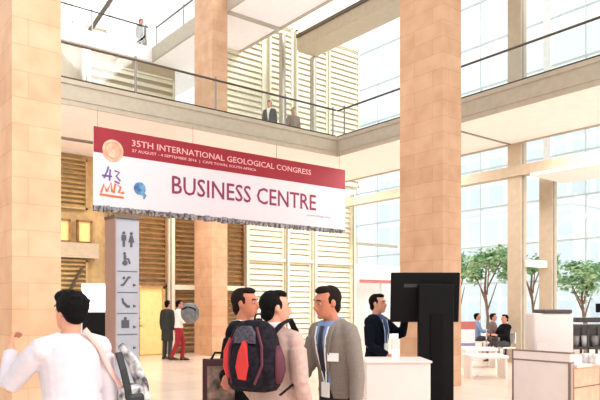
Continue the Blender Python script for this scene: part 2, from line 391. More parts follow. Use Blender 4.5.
for v in gl.verts: v.co = V((v.co.x + 6.42-BX, v.co.z - .022, v.co.y + .56))
g0 = obj('blue_globe', gl, mat('globe_blue', (40,92,150), .5, alt=(120,178,214), scale=7), bn)
b = T([(6.46-BX,-.03,.47),(6.55-BX,-.03,.40),(6.52-BX,-.03,.32)], [(.05,.006),(.045,.006),(.02,.006)], 8, V((1,0,.01))); obj('globe_tail', b, mat('globe_blue', (0,0,0)), g0)
rl = bmesh.new(); random.seed(3)
box(rl, -W2, W2, -.03, .03, -.02, .06)
x = -W2
while x < W2-.05:
    w = random.uniform(.03, .14); h = random.uniform(.0, .05); box(rl, x, x+w, -.05, .05, -.05-h*.6, .03+h); x += w+random.uniform(.02, .1)
obj('bottom_truss', rl, mat('dark_mottled_metal', (70,66,70), .5, .3, alt=(168,164,166), scale=14), bn)
for x in (-W2+.1, -1.3, 1.3, W2-.2): obj('wire', T([(x, 0, 1.85), (x, 0, 2.3)], .008, 6), GREYM, bn)

# ------------------------------------------------------------------ directory totem
tt = thing('directory_totem', 'tall grey directory totem with pictograms and a brown left side', 'sign', (2.486, 5.90, 0))
obj('body', B(-.12, .12, -.10, .12, 0, 2.42, .004), mat('grey_sign_panel', (158,158,166), .5), tt)
obj('side_panel', B(-.128, -.118, -.115, .125, 0, 2.42), mat('brown_sign_side', (150,112,98), .6), tt)['label'] = 'brown side panel'
obj('base_plate', B(-.16, .16, -.14, .16, 0, .03), DARKM, tt)
obj('top_cap', B(-.135, .13, -.12, .13, 2.42, 2.45), DARKM, tt)
PIC = mat('dark_pictogram', (70,66,78), .6); fy = -.102
def pict(name, shapes, zc, xc):
    b = bmesh.new()
    for s in shapes:
        q_ = .74
        if s[0] == 'c': prism(b, [(xc+s[1]*q_+s[3]*q_*math.cos(i*PI/5), zc+s[2]*q_+s[3]*q_*math.sin(i*PI/5)) for i in range(10)], fy-.004, fy+.002)
        else: prism(b, [(xc+px_*q_, zc+pz_*q_) for px_, pz_ in s[1]], fy-.004, fy+.002)
    obj(name, b, PIC, tt)
man = [('c', 0, .085, .02), ('p', [(-.03,.06),(.03,.06),(.03,-.01),(.014,-.01),(.014,-.09),(-.014,-.09),(-.014,-.01),(-.03,-.01)])]
woman = [('c', 0, .085, .02), ('p', [(-.015,.06),(.015,.06),(.04,-.03),(.014,-.03),(.014,-.09),(-.014,-.09),(-.014,-.03),(-.04,-.03)])]
pict('pictogram', man, 2.22, -.035); pict('pictogram', woman, 2.22, .04)
pict('pictogram', [('c', -.01, .08, .018), ('p', [(-.02,.06),(.01,.06),(.01,.02),(.05,.02),(.07,-.05),(.05,-.05),(.035,0),(-.02,0)]), ('c', -.005, -.04, .035)], 2.03, -.02)
pict('pictogram', [('p', [(-.06,-.05),(-.02,-.05),(.05,.05),(.07,.05),(.07,.07),(.035,.07),(-.035,-.03),(-.06,-.03)]), ('c', -.02, .05, .018)], 1.82, -.02)
pict('pictogram', [('p', [(-.05,.06),(-.03,.06),(-.02,.02),(.03,-.03),(.06,-.03),(.06,-.06),(.02,-.06),(-.04,.0)])], 1.62, -.02)
pict('pictogram', [('p', [(-.05,-.05),(.05,-.05),(.05,.05),(-.05,.05)]), ('c', 0, .07, .02)], 1.42, -.02)
for z, dx in ((1.82,.075), (1.62,.075), (1.42,.075), (1.22,.075)):
    pict('arrow', [('p', [(-.022,-.02),(.022,0),(-.022,.02)])], z-.03, dx)
for z in (1.92, 1.72, 1.52, 1.32): obj('divider', B(-.1, .1, fy-.003, fy+.002, z-.003, z+.003), PIC, tt)

# ------------------------------------------------------------------ kiosks
k = thing('information_kiosk', 'information kiosk with glowing white screen behind the person in lilac', 'kiosk', (2.93, 7.55, 0), ROT)
obj('base', B(-.25, .25, -.2, .2, 0, .05, .008), BLACK, k); obj('pedestal', B(-.2, .2, -.08, .08, .04, 1.26, .01), BLACK, k)
obj('screen_housing', B(-.25, .25, -.06, .05, 1.22, 1.86, .01), mat('white_plastic', (238,238,238), .4), k)
obj('screen', B(-.23, .23, -.066, -.055, 1.53, 1.84), emit_mat('lit_white_screen', (244,248,255), 1.0), k); obj('lower_panel', B(-.23, .23, -.066, -.055, 1.23, 1.51), BLACK, k)
k = thing('display_kiosk', 'black display kiosk with large tilted monitor beside the white counter', 'kiosk', tuple(floor_at(7.4, 428)), ROT)
obj('base_plate', B(-.3, .3, -.3, .3, 0, .02, .005), BLACK, k)
obj('pedestal', B(-.115, .285, -.06, .06, .015, 1.84, .012), BLACK, k)
mb = B(-.4, .4, -.03, .03, -.29, .29, .012); mo = obj('monitor', mb, BLACK, k); mo.location = (-.02, .09, 1.69); mo.rotation_euler = (.12, 0, 0)
obj('screen', B(-.375, .375, .028, .034, -.265, .265), SCREENK, mo)
obj('vent_slot', B(-.25, .2, -.034, -.028, .12, .16), mat('vent_dark', (46,44,44), .5), mo)
obj('cable_cover', B(.02, .15, -.075, -.055, .2, 1.5, .004), mat('matte_black', (18,16,16), .7, spec=.1), k)

# ------------------------------------------------------------------ white counter in front of the desk man
PWHITE = mat('pinkish_white_laminate', (228,211,203), .45, var=.02)
cp = floor_at(6.42, 394)
c = thing('reception_counter', 'plain white counter in front of the man in navy', 'counter', tuple(cp), ROT+.03)
obj('front_panel', B(-.31, .31, -.25, -.21, 0, 1.04, .003), PWHITE, c)
obj('side_panel', B(-.31, -.28, -.21, .25, 0, 1.04), PWHITE, c); obj('side_panel', B(.28, .31, -.21, .25, 0, 1.04), PWHITE, c)
obj('countertop', B(-.325, .325, -.265, .265, 1.04, 1.06, .004), PWHITE, c); obj('plinth', B(-.3, .3, -.2, .25, .0, .06), GREYM, c)
hp = floor_at(6.5, 395)
h = thing('brochure_holder', 'upright white brochure holder standing on the plain white counter', 'holder', (hp.x, hp.y, 1.06), ROT)
obj('back_panel', B(-.035, .035, .0, .012, 0, .25), WHITE, h); obj('tray', B(-.035, .035, -.05, .0, 0, .09), WHITE, h); obj('leaflet', B(-.03, .03, -.02, -.005, .0, .2), PWHITE, h)

# ------------------------------------------------------------------ coffee counter at right
TRIM = mat('brown_edge_trim', (128,104,92), .5)
OAK = mat('peach_wood', (226,178,146), .5, var=.1, scale=9)
c = thing('coffee_counter', 'white counter front with brown edge trims at lower right', 'counter', (6.21, 3.42, 0))
obj('front_panel', B(0, .05, 0, .66, 0, 1.0), PWHITE, c); obj('front_ledge', B(-.005, .07, -.005, .66, 1.015, 1.1), PWHITE, c)
obj('edge_trim', B(-.008, .07, -.008, .664, 1.0, 1.015), TRIM, c); obj('edge_trim', B(-.01, .08, -.01, .666, 1.1, 1.112), TRIM, c)
obj('corner_trim', B(-.008, .015, -.012, .015, 0, 1.0), TRIM, c); obj('corner_trim', B(-.008, .012, .65, .666, 0, 1.1), TRIM, c)
c = thing('service_counter', 'lower service counter with peach wood side carrying the white coffee machine', 'counter', (6.21, 3.42, 0))
obj('wood_side', B(.09, 2.4, .0, .04, 0, .95), OAK, c)['label'] = 'peach wood side panel'
obj('worktop', B(.09, 2.4, -.03, .66, .95, .98, .004), PWHITE, c)
for x in (.62, 1.3): obj('panel_joint', B(x, x+.02, -.006, .004, 0, .93), TRIM, c)
obj('panel_joint', B(.09, 2.4, -.006, .004, .74, .75), TRIM, c)
obj('back_panel', B(.09, 2.4, .6, .64, 0, .95), PWHITE, c)
def on(px, d, z, rz=ROT): p = floor_at(d, px); return (p.x, p.y, z)
m_ = thing('coffee_machine', 'tall white coffee machine with a dark top strip on the service counter', 'coffee machine', on(549, 7.15, .98), ROT)
obj('body', B(-.22, .22, -.14, .16, 0, .53, .025), PWHITE, m_, True); obj('lid', B(-.12, .2, -.15, .17, .53, .57, .012), mat('dark_lid', (74,66,62), .5), m_); obj('front_panel', B(-.19, .19, -.146, -.138, .03, .2), PWHITE, m_)
c_ = thing('glass_rack', 'dark rack of cups beside the white coffee machine', 'rack', on(594, 7.3, .98), ROT)
rk = bmesh.new()
for z in (.12, .37): box(rk, -.3, .3, -.1, .1, z, z+.03)
for x in (-.3, -.12, .06, .28): box(rk, x, x+.022, -.1, -.08, .0, .4); box(rk, x, x+.022, .08, .1, .0, .4)
obj('frame', rk, mat('rack_dark_steel', (74,66,62), .4, .4), c_)
obj('back_panel', B(-.29, .29, .085, .095, .14, .38), mat('rack_back', (120,110,106), .4, .3), c_)
for q in range(5):
    cu = lathe(bmesh.new(), [(0,0), (.035,0), (.045,.12), (.04,.12), (.03,.01)], n=12)
    o = obj('coffee_cup', cu, WHITE if q % 2 else mat('grey_ceramic', (150,142,138), .3), None, True)
    p = V(on(594, 7.3, 1.131)) + RGT*(-.22+.11*q) - FWD*.02; o.location = p
    tag(o, ['leftmost upright grey cup in the dark rack', 'white cup second from left in the dark rack', 'middle grey cup in the dark rack', 'white cup right of the middle grey cup in the dark rack', 'rightmost grey cup in the dark rack'][q], 'cup', 'cups in the dark rack')
s_ = thing('menu_bar', 'long dark low shelf board above the rack of cups', 'shelf', on(600, 8.2, .98), ROT)
obj('board', B(-.32, .4, -.06, .06, .40, .46, .006), mat('rack_dark_steel', (0,0,0)), s_); obj('bracket', B(-.2, -.17, -.03, .03, 0, .40), GREYM, s_); obj('bracket', B(.27, .30, -.03, .03, 0, .40), GREYM, s_)
s_ = thing('monitor', 'small dark monitor at the right edge above the shelf board', 'monitor', on(611, 8.6, .98), ROT)
obj('screen', B(-.2, .2, -.02, .02, .52, .64, .005), BLACK, s_); obj('stand', B(-.02, .02, .0, .03, 0, .55), GREYM, s_); obj('foot', B(-.12, .12, -.08, .08, 0, .015), GREYM, s_)
random.seed(5)
for q, (px, d, l) in enumerate(((576, 6.72, 'leftmost white paper stack near the counter corner'), (586, 6.9, 'white paper stack in the middle in front of the rack'), (596, 6.8, 'rightmost white paper stack in front of the rack'))):
    t = thing('napkin_stack', l, 'napkins', on(px, d, .98), ROT+.2*q, 'white stacks on the coffee counter'); b = bmesh.new()
    for n in range(6): box(b, -.045+random.uniform(-.006,.006), .045, -.045, .045+random.uniform(-.006,.006), .001+n*.016, .001+n*.016+.014)
    obj('sheets', b, WHITE, t)
    obj('wrapper_band', B(-.048, .052, -.012, .012, 0, .101), PWHITE, t)

# ------------------------------------------------------------------ exhibition booth beyond the desk
bt = thing('exhibition_booth', 'white exhibition booth with a thin red stripe behind the desk man', 'booth', (20.4, 20.0, 0))
obj('fascia', B(-1.9, 1.9, -.1, .1, 2.55, 3.35), WHITE, bt); obj('back_wall', B(-1.9, 1.9, .9, 1.0, 0, 3.3), WHITE, bt)
for x in (-1.9, -.05, 1.8): obj('post', B(x, x+.1, -.08, .08, 0, 2.6), FRAME, bt)
obj('red_stripe', B(-1.45, 1.5, -.115, -.095, 2.56, 2.7), mat('faded_red', (196,112,110), .6), bt)['label'] = 'faded red stripe'
obj('counter', B(-1.7, 1.7, -.06, .3, 0, 1.0), PWHITE, bt)
pf = thing('standing_panel', 'peach coloured tall panel above the exhibition booth left end', 'panel', (19.5, 20.95, 3.31))
obj('panel', B(-.35, .35, -.03, .03, .0, 1.35), mat('peach_panel', (232,196,170), .6), pf); obj('foot', B(-.4, .4, -.1, .1, -.01, .04), GREYM, pf)
obj('trim_18', B(17.7, 22.4, 20.9, 21.0, 4.3, 4.42), FASCIA, kind='structure')

# ------------------------------------------------------------------ trees by the glazing
def tree(p, h, r, n, seed, label, fork=False):
    random.seed(seed); t = thing('indoor_tree', label, 'tree', p, 0, 'green trees by the glazing')
    tr = T([(0,0,.3), (.05,0,h*.3), (-.05,.05,h*.55), (0,0,h*.8)], [.06,.05,.04,.02], 8)
    for q in range(5):
        a = q*1.3; tube(tr, [(0,0,h*(.35+.05*q)), (r*.55*math.cos(a), r*.55*math.sin(a), h*(.6+.06*q))], [.03,.012], 6)
    obj('trunk', tr, mat('bark', (128,98,78), .8), t)
    obj('planter', lathe(bmesh.new(), [(0,0), (.28,0), (.36,.5), (.32,.5), (.3,.42), (0,.42)], n=20), WHITE, t, True)
    lf = bmesh.new()
    clumps = [(random.gauss(0,.5)*r, random.gauss(0,.5)*r, h*.74+random.uniform(-.5,.55)*r*.8, random.uniform(.25,.5)*r) for _ in range(16)]
    for _ in range(n):
        cx, cy, cz, cr = random.choice(clumps)
        q = V((random.gauss(0,1), random.gauss(0,1), random.gauss(0,.7))).normalized()*cr*random.uniform(.3,1)
        c = V((cx,cy,cz))+q; u = V((random.uniform(-1,1), random.uniform(-1,1), random.uniform(-.6,.6))).normalized(); w = u.cross(V((random.uniform(-1,1), random.uniform(-1,1), 1))).normalized()
        l = random.uniform(.07,.13); b = l*.45
        lf.faces.new([lf.verts.new(c+u*l), lf.verts.new(c+w*b), lf.verts.new(c-u*l), lf.verts.new(c-w*b)])
    me = bpy.data.meshes.new('foliage'); lf.to_mesh(me); lf.free()
    return link('foliage', me, LEAF, t)
LEAF = mat('leaf_green', (104,156,112), .5, alt=(184,212,166), scale=1.6)
tree(on(487, 21.2, 0), 3.9, 1.0, 1700, 1, 'broad tree between the sandstone column and the tall beige post')
tree(on(533, 23.8, 0), 4.1, .8, 1300, 2, 'tree showing through the gap between the two beige posts')
tree(on(584, 20.0, 0), 3.3, .9, 1500, 3, 'tree rising behind the coffee machine at right')
tree(on(459, 23.8, 0), 3.8, .6, 700, 4, 'smaller tree tucked behind the edge of the sandstone column')
# pot plant by the warm door
random.seed(9)
t = thing('potted_plant', 'dark leafy pot plant in front of the warm-lit doorway', 'plant', (7.95, 18.4, 0))
obj('pot', lathe(bmesh.new(), [(0,0), (.2,0), (.27,.55), (.23,.55), (0,.5)], n=16), GOLD, t, True)
lf = bmesh.new()
for q in range(70):
    a = random.uniform(0, 2*PI); el = random.uniform(.2, 1.4); L = random.uniform(.35,.75); dq = V((math.cos(a)*math.cos(el), math.sin(a)*math.cos(el), math.sin(el)))
    w = dq.cross(V((0,0,1))).normalized()*.05; c = V((0,0,.9))
    lf.faces.new([lf.verts.new(c), lf.verts.new(c+dq*L*.6+w), lf.verts.new(c+dq*L+V((0,0,-.1))), lf.verts.new(c+dq*L*.6-w)])
tube(lf, [(0,0,.5), (0,0,.95)], .04, 6); obj('foliage', lf, mat('dark_leaf', (52,66,34), .6), t)

# ------------------------------------------------------------------ cafe furniture
def cafe_table(p, label):
    t = thing('cafe_table', label, 'table', p, 0, 'white cafe tables')
    obj('tabletop', lathe(bmesh.new(), [(0,.72), (.4,.72), (.41,.735), (.4,.75), (0,.75)], n=24), WHITE, t, True)
    obj('stem', T([(0,0,.03),(0,0,.72)], .03, 8), GREYM, t); obj('foot', lathe(bmesh.new(), [(0,0),(.24,0),(.22,.03),(0,.04)], n=20), GREYM, t)
    return t
def cafe_chair(p, rz, label):
    t = thing('cafe_chair', label, 'chair', p, rz, 'cafe chairs')
    obj('seat', B(-.2, .2, -.2, .2, .42, .46, .01), WHITE, t); obj('backrest', B(-.2, .2, .18, .21, .55, .85, .01), WHITE, t)
    for sx in (-1, 1):
        obj('leg', T([(sx*.18,-.18,0),(sx*.17,-.17,.43)], .014, 6), GREYM, t); obj('leg', T([(sx*.18,.2,0),(sx*.17,.19,.85)], .014, 6), GREYM, t)
    return t
exec_people = True
LAB = mat('pale_panel', (240,240,244), .5)
t = thing('info_stand', 'low white stand with a red band just right of the black kiosk', 'stand', on(466, 18.6, 0), ROT)
obj('body', B(-.22, .22, -.15, .15, 0, 1.0), LAB, t); obj('red_band', B(-.23, .23, -.16, .16, .9, 1.12), mat('faded_red', (0,0,0)), t); obj('purple_line', B(-.225, .225, -.155, -.15, .42, .5), mat('lilac_line', (150,140,180), .6), t)
for px, d, l in ((485, 14.2, 'nearest low white bench table in the bright cafe area'), (478, 16.5, 'white bench table behind the nearest one')):
    t = thing('low_table', l, 'table', on(px, d, 0), ROT)
    obj('tabletop', B(-.42, .42, -.35, .35, .44, .5, .01), WHITE, t); obj('leg', B(-.4, -.36, -.3, .3, 0, .44), WHITE, t); obj('leg', B(.36, .4, -.3, .3, 0, .44), WHITE, t)

# ------------------------------------------------------------------ people
# local frame: feet at the origin, facing -Y, own left is +X, built 1.75 m tall and scaled
X_, Y_, Z_ = V((1,0,0)), V((0,1,0)), V((0,0,1))
def hand(bm, W, d, pn, side, curl):
    d = d.normalized(); pn = (pn - d*pn.dot(d)).normalized(); w = d.cross(pn).normalized()   # w across the palm
    if w.dot(V((0,-1,.3))) < 0: w = -w          # w points to the thumb side
    tube(bm, [W-d*.02, W+d*.02, W+d*.055, W+d*.09], [(.026,.02),(.034,.017),(.040,.015),(.038,.013)], 10, w)
    for i, L in enumerate((.072, .08, .074, .058)):
        b = W + d*.085 + w*(.030-.020*i); c1 = curl*.55; c2 = curl*1.25
        p1 = b + (d*math.cos(c1)+pn*math.sin(c1))*L*.45; p2 = p1 + (d*math.cos(c2)+pn*math.sin(c2))*L*.33; p3 = p2 + (d*math.cos(c2*1.3)+pn*math.sin(c2*1.3))*L*.24
        tube(bm, [b-d*.02, b, p1, p2, p3], [.010,.0105,.0098,.009,.0075], 8)
    b = W + d*.025 + w*.03; p1 = b + (d*.6+w*.7+pn*.25).normalized()*.038; p2 = p1 + (d*.85+w*.25+pn*.4).normalized()*.032
    tube(bm, [b-w*.02, b, p1, p2], [.013,.0135,.0115,.009], 8)
TORSO = [(.84,.150,.105,.01), (.93,.165,.115,.012), (1.03,.150,.105,.005), (1.13,.142,.1,0), (1.24,.155,.108,-.004), (1.34,.170,.112,-.002), (1.41,.165,.098,.006), (1.455,.125,.075,.012), (1.485,.07,.058,.014)]
HEADP = [(1.515,.030,.034,-.058), (1.53,.046,.052,-.05), (1.55,.056,.068,-.042), (1.58,.064,.08,-.03), (1.62,.071,.091,-.02), (1.655,.075,.096,-.014), (1.69,.074,.094,-.010), (1.72,.062,.078,-.006), (1.742,.04,.052,-.004), (1.752,.012,.016,-.002)]
def person(label, loc, face, H=1.75, skin=SKIN, hair=HAIRB, hairstyle='short', top='jacket', topm=DSUIT, shirtm=WSHIRT, tiem=None, legm=DSUIT,
           arms=None, head_yaw=0, head_tilt=0, legs=None, vox=.009, hem=.80, curl=.7, group=None, wide=1., lean=0., openfront=False):
    s = H/1.75; rz = math.atan2(face.y, face.x) + PI/2
    root = thing('person', label, 'person', tuple(loc), rz, group); root.scale = (s, s, s)
    arms = arms or {}
    HM = Matrix.Translation((0,.0,1.5)) @ Matrix.Rotation(math.radians(head_yaw), 4, 'Z') @ Matrix.Rotation(head_tilt, 4, 'X') @ Matrix.Diagonal((.93,.93,.95,1)) @ Matrix.Translation((0,0,-1.5))
    if lean:
        LM = Matrix.Translation((0,0,.92)) @ Matrix.Rotation(lean, 4, 'X') @ Matrix.Translation((0,0,-.92)); HM = LM @ HM
    else: LM = Matrix.Identity(4)
    legs = legs or {1: [(.088,0,.93),(.098,-.012,.51),(.10,.025,.09)], -1: [(-.088,0,.93),(-.098,-.012,.51),(-.10,.025,.09)]}
    chains = {}
    for sd in (1, -1):
        up, fo = arms.get(sd, ((.16*sd,.02,-1), (.05*sd,-.22,-1))); up = V(up).normalized(); fo = V(fo).normalized()
        sh = LM @ V((sd*.178*wide, .008, 1.405)); el = sh + up*.30; wr = el + fo*.255
        chains[sd] = (sh, el, wr, up, fo)
    # one continuous body
    b = bmesh.new()
    loft(b, [[LM @ q for q in ring(V((0,cy,z)), X_, Y_, rx*.95*wide, ry*.95, 16)] for z, rx, ry, cy in TORSO])
    tube(b, [LM @ V((0,.016,1.42)), LM @ V((0,.006,1.50)), HM @ V((0,-.002,1.58))], [(.062,.058),(.056,.055),(.056,.056)], 12, X_)
    loft(b, [[HM @ q for q in ring(V((0,cy,z)), X_, Y_, rx, ry, 18)] for z, rx, ry, cy in HEADP])
    nb = bmesh.new(); tube(nb, [(0,-.106,1.652), (0,-.118,1.63), (0,-.131,1.606), (0,-.122,1.592), (0,-.1,1.586)], [(.009,.01),(.011,.014),(.016,.015),(.018,.012),(.012,.01)], 8, X_)
    tube(nb, [(-.05,-.1,1.672),(0,-.112,1.668),(.05,-.1,1.672)], [.007,.009,.007], 6)
    for sd in (1, -1): ball(nb, (sd*.076,.0,1.628), .010, .022, .033, 10, 6)
    ball(nb, (0,-.1,1.532), .022, .018, .016, 10, 6)
    tube(nb, [(-.022,-.104,1.566),(0,-.114,1.567),(.022,-.104,1.566)], [.006,.008,.006], 6)
    for v in nb.verts: v.co = HM @ v.co
    me = bpy.data.meshes.new('t'); nb.to_mesh(me); nb.free(); b.from_mesh(me)
    for sd in (1, -1):
        sh, el, wr, up, fo = chains[sd]
        tube(b, [sh-up*.03+V((-sd*.03,0,0)), sh+up*.03, sh+up*.16, el, el+fo*.08, wr, wr+fo*.02], [.05,.052,.046,.038,.040,.027,.026], 12)
        pn = V((-sd,0,0)) if abs(fo.x) < .7 else V((0,.6,-1)); hand(b, wr+fo*.01, fo, pn, sd, curl)
        L = legs[sd]; hp, kn, an = map(V, L)
        tube(b, [hp+(hp-kn).normalized()*.02, hp.lerp(kn,.3), hp.lerp(kn,.7), kn, kn.lerp(an,.3), kn.lerp(an,.75), an, an-V((0,0,.03))], [.088,.082,.066,.054,.054,.04,.036,.036], 12)
        tube(b, [an+V((0,.04,-.05)), an+V((0,-.04,-.045)), an+V((sd*.01,-.15,-.062)), an+V((sd*.01,-.19,-.068))], [(.03,.03),(.036,.034),(.036,.022),(.022,.014)], 10, X_)
    body = link('body', remesh(b, vox, 2), skin, root)
    # face details
    for sd in (1, -1):
        ob = ball(bmesh.new(), (sd*.032,-.1,1.636), .0125, .010, .0062, 10, 6)
        for v in ob.verts: v.co = HM @ v.co
        e = obj('eye', ob, EYEW, root, True)
        ob = ball(bmesh.new(), (sd*.032,-.1085,1.636), .0078, .005, .0058, 8, 5)
        for v in ob.verts: v.co = HM @ v.co
        obj('iris', ob, EYED, e, True)
        ob = T([(sd*.016,-.112,1.662),(sd*.034,-.110,1.668),(sd*.05,-.098,1.662)], [(.004,.005)]*3, 6)
        for v in ob.verts: v.co = HM @ v.co
        obj('eyebrow', ob, hair, root)
    ob = T([(-.024,-.103,1.566),(0,-.117,1.566),(.024,-.103,1.566)], [.004,.007,.004], 6)
    for v in ob.verts: v.co = HM @ v.co
    obj('lips', ob, LIP, root, True)
    hb = bmesh.new()
    if hairstyle == 'full':
        ball(hb, (0,.018,1.67), .100, .112, .096, 18, 10); ball(hb, (0,.045,1.62), .082, .07, .075, 16, 8); ball(hb, (0,-.04,1.72), .085, .07, .05, 16, 8)
    else:
        ball(hb, (0,.02,1.668), .084, .098, .096, 18, 10); ball(hb, (0,.045,1.60), .068, .056, .07, 16, 8); ball(hb, (0,-.035,1.732), .066, .066, .034, 16, 8)
        for sd in (1, -1): ball(hb, (sd*.066,-.022,1.655), .013, .024, .04, 10, 6)
    random.seed(hash(label) % 97 if False else len(label))
    for q in range(26):
        a = random.uniform(0, 2*PI); z = random.uniform(.05, .95); R = (.092, .105, .10) if hairstyle == 'full' else (.071, .083, .084)
        ball(hb, (R[0]*math.cos(a)*math.sqrt(1-z*z), .02+R[1]*math.sin(a)*math.sqrt(1-z*z), 1.665+R[2]*z), .017, .017, .013, 8, 5)
    for v in hb.verts: v.co = HM @ v.co
    link('hair', remesh(hb, max(vox*.8,.007), 1), hair, root)
    # upper garment
    tb = bmesh.new(); ex = .024 if top in ('jacket', 'coat') else .017
    prof = [(z, rx, ry, cy) for z, rx, ry, cy in TORSO if z > hem+.03]
    z0 = hem; flare = .012 if top in ('jacket', 'coat') else .004
    prof = [(z0, .158+flare, .115+flare, .01)] + ([(.9,.162,.115,.01)] if z0 < .86 and top == 'coat' else []) + prof
    prof = [p for i, p in enumerate(prof) if i == 0 or p[0] > prof[i-1][0]]
    loft(tb, [[LM @ q for q in ring(V((0,cy,z+(.008 if z > 1.4 else 0))), X_, Y_, rx*wide+ex, ry+ex*.9, 22)] for z, rx, ry, cy in prof])
    for sd in (1, -1):
        sh, el, wr, up, fo = chains[sd]
        tube(tb, [sh-up*.03+V((-sd*.05,0,0)), sh-up*.005+V((-sd*.006,0,0)), sh+up*.06, sh+up*.18, el-up*.02, el+fo*.03, el+fo*.14, wr-fo*.015], [.052,.066,.069,.064,.058,.058,.052,.043], 14)
    for sd in (1, -1):
        sh = chains[sd][0]; ball(tb, sh+V((-sd*.012,0,-.012)), .074, .07, .07, 16, 10); tube(tb, [sh+V((-sd*.13,.008,.052)), sh+V((-sd*.05,.004,.02)), sh], [(.05,.05),(.062,.06),(.066,.066)], 14, Y_)
    gm = remesh(tb, vox, 3); iLM = LM.inverted()
    if top == 'jacket':
        def vee(c, n):
            c = iLM @ c; t = (c.z-1.06)/.40
            return c.y < -.03 and 0 < t and abs(c.x) < .010+.064*t*t**.2 and c.z < 1.5
        def collar(c, n):
            c = iLM @ c; return c.z > 1.45 and math.hypot(c.x, c.y-.014) < .086
        opening = lambda c, n: openfront and c.y < -.03 and c.z < 1.0 and abs(c.x) < .03+(1.0-c.z)*.35 or c.z < hem+.02
        vo = lambda c, n: vee(c, n) or collar(c, n) or (openfront and (iLM@c).y < -.03 and abs((iLM@c).x) < .045 and 1.0 <= c.z < 1.2)
        x_, a, r = split(gm, [opening, vo]) if openfront else [None] + split(gm, [vo]); link('shirt', a, shirtm, root); jk = link('jacket', r, topm, root)
    else:
        jk = link('coat' if top == 'coat' else 'shirt', gm, topm, root)
    bvh = BVHTree.FromPolygons([v.co for v in gm.vertices], [tuple(p.vertices) for p in gm.polygons])
    def surf(x, z, off=.004, back=False):
        hit = bvh.ray_cast(V((x, 1 if back else -1, z)), V((0, -1 if back else 1, 0)))[0]
        y = (hit.y if hit else (.1 if back else -.1)); return V((x, y+off if back else y-off, z))
    if top == 'jacket':
        lp = bmesh.new()
        for sd in (1, -1):
            q = [surf(sd*(.010+.064*t**1.2)+sd*(.018), 1.06+.40*t, .005) for t in (.03,.2,.4,.6,.8,.97)]
            tube(lp, q, [(.006,.004),(.018,.004),(.024,.004),(.03,.005),(.032,.005),(.02,.005)], 8, X_)
        obj('lapel', lp, topm, jk, True)
        if tiem:
            q = [surf(0, z, .006) for z in (1.02,1.1,1.2,1.3,1.38,1.44)]
            tb2 = tube(bmesh.new(), q, [(.012,.006),(.036,.008),(.032,.008),(.026,.008),(.02,.008),(.024,.014)], 8, X_); obj('tie', tb2, tiem, root, True)
        for sd in (1, -1):
            q = [surf(sd*.11+dx, .96, .004) for dx in (-.05, 0, .05)]; obj('pocket_flap', T(q, [(.004,.014)]*3, 6, V((0,1,.01))), topm, jk)
        bu = bmesh.new(); ball(bu, surf(.012, 1.03, .004), .009, .005, .009, 8, 5); obj('button', bu, BLACK, jk)
    # trousers or skirt and shoes
    pb = bmesh.new()
    hpz = legs[1][0][2]
    loft(pb, [ring(V((0,cy,z)), X_, Y_, rx*wide, ry, 18) for z, rx, ry, cy in ((hpz-.10,.15,.11,.01),(hpz-.02,.166,.122,.012),(hpz+.08,.162,.117,.008),(hpz+.12,.155,.112,.005))])
    for sd in (1, -1):
        hp, kn, an = map(V, legs[sd]); d = (an-kn).normalized()
        tube(pb, [hp, hp.lerp(kn,.3), kn, kn.lerp(an,.5), an-d*.01, an+d*.03], [.098,.092,.07,.062,.058,.058], 14)
    link('trousers', remesh(pb, vox*1.1, 2), legm, root)
    for sd in (1, -1):
        an = V(legs[sd][2]); sb = bmesh.new()
        loft(sb, [ring(an+V((sd*.004*k, y, -.088+h/2)), X_, Z_, w, h/2, 12) for k, (y, w, h) in enumerate(((.075,.025,.05),(.06,.036,.1),(.0,.041,.11),(-.07,.044,.085),(-.14,.046,.062),(-.19,.036,.05),(-.212,.016,.03)))])
        sh_ = obj('shoe', sb, SHOE, root, True)
    root['_s'] = 1; del root['_s']
    return root, surf, chains, LM

# grey-blazer man at the right of the group, turned to the left
rt, surf, ch, LM = person('man in grey tweed blazer with white lanyard and name badge, smiling towards the others', floor_at(4.8, 340), dirv(-.66, -.75), 1.755, SKIN2, HAIRD,
    'short', 'jacket', GSUIT, BSHIRT, TIE, mat('black_trousers', (34,32,34), .8), {1: ((.16,.08,-1), (.06,-.12,-1)), -1: ((-.10,-.22,-1), (.12,-.85,-.42))}, head_yaw=-12, lean=.17, vox=.008, hem=.90, openfront=True)
for sd in (1, -1):
    q = [surf(sd*x, z, .010) for x, z in ((.062,1.44),(.055,1.36),(.042,1.25),(.022,1.12),(.008,1.03))]; obj('lanyard', tube(bmesh.new(), q, [(.008,.003)]*5, 6, X_), WSHIRT, rt)
p = surf(0, .97, .014); obj('pass_card', B(p.x-.04, p.x+.04, p.y-.004, p.y+.004, p.z-.05, p.z+.06), WSHIRT, rt)
p = surf(.10, 1.22, .008); o = obj('name_badge', B(-.042,.042,-.004,.004,-.03,.03), WSHIRT, rt); o.location = p; o.rotation_euler = (.0, 0, .5); o['label'] = 'white name badge'
obj('belt', loft(bmesh.new(), [ring(V((0,.006,z)), X_, Y_, .168, .123, 20) for z in (1.0, 1.035)]), SHOE, rt)
wr = ch[-1][2] + ch[-1][4]*.10
PH = tag(obj('mobile_phone', B(-.036,.036,-.006,.006,-.07,.07,.004), BLACK), 'dark phone held in the right hand of the man in grey blazer', 'phone')
PH.matrix_world = Matrix.Translation(rt.location) @ Matrix.Rotation(rt.rotation_euler.z, 4, 'Z') @ Matrix.Translation(wr*1.01+V((.02,-.01,.03))) @ Matrix.Rotation(.9, 4, 'X')
obj('phone_screen', B(-.032,.032,-.008,-.005,-.062,.062), SCREENK, PH)

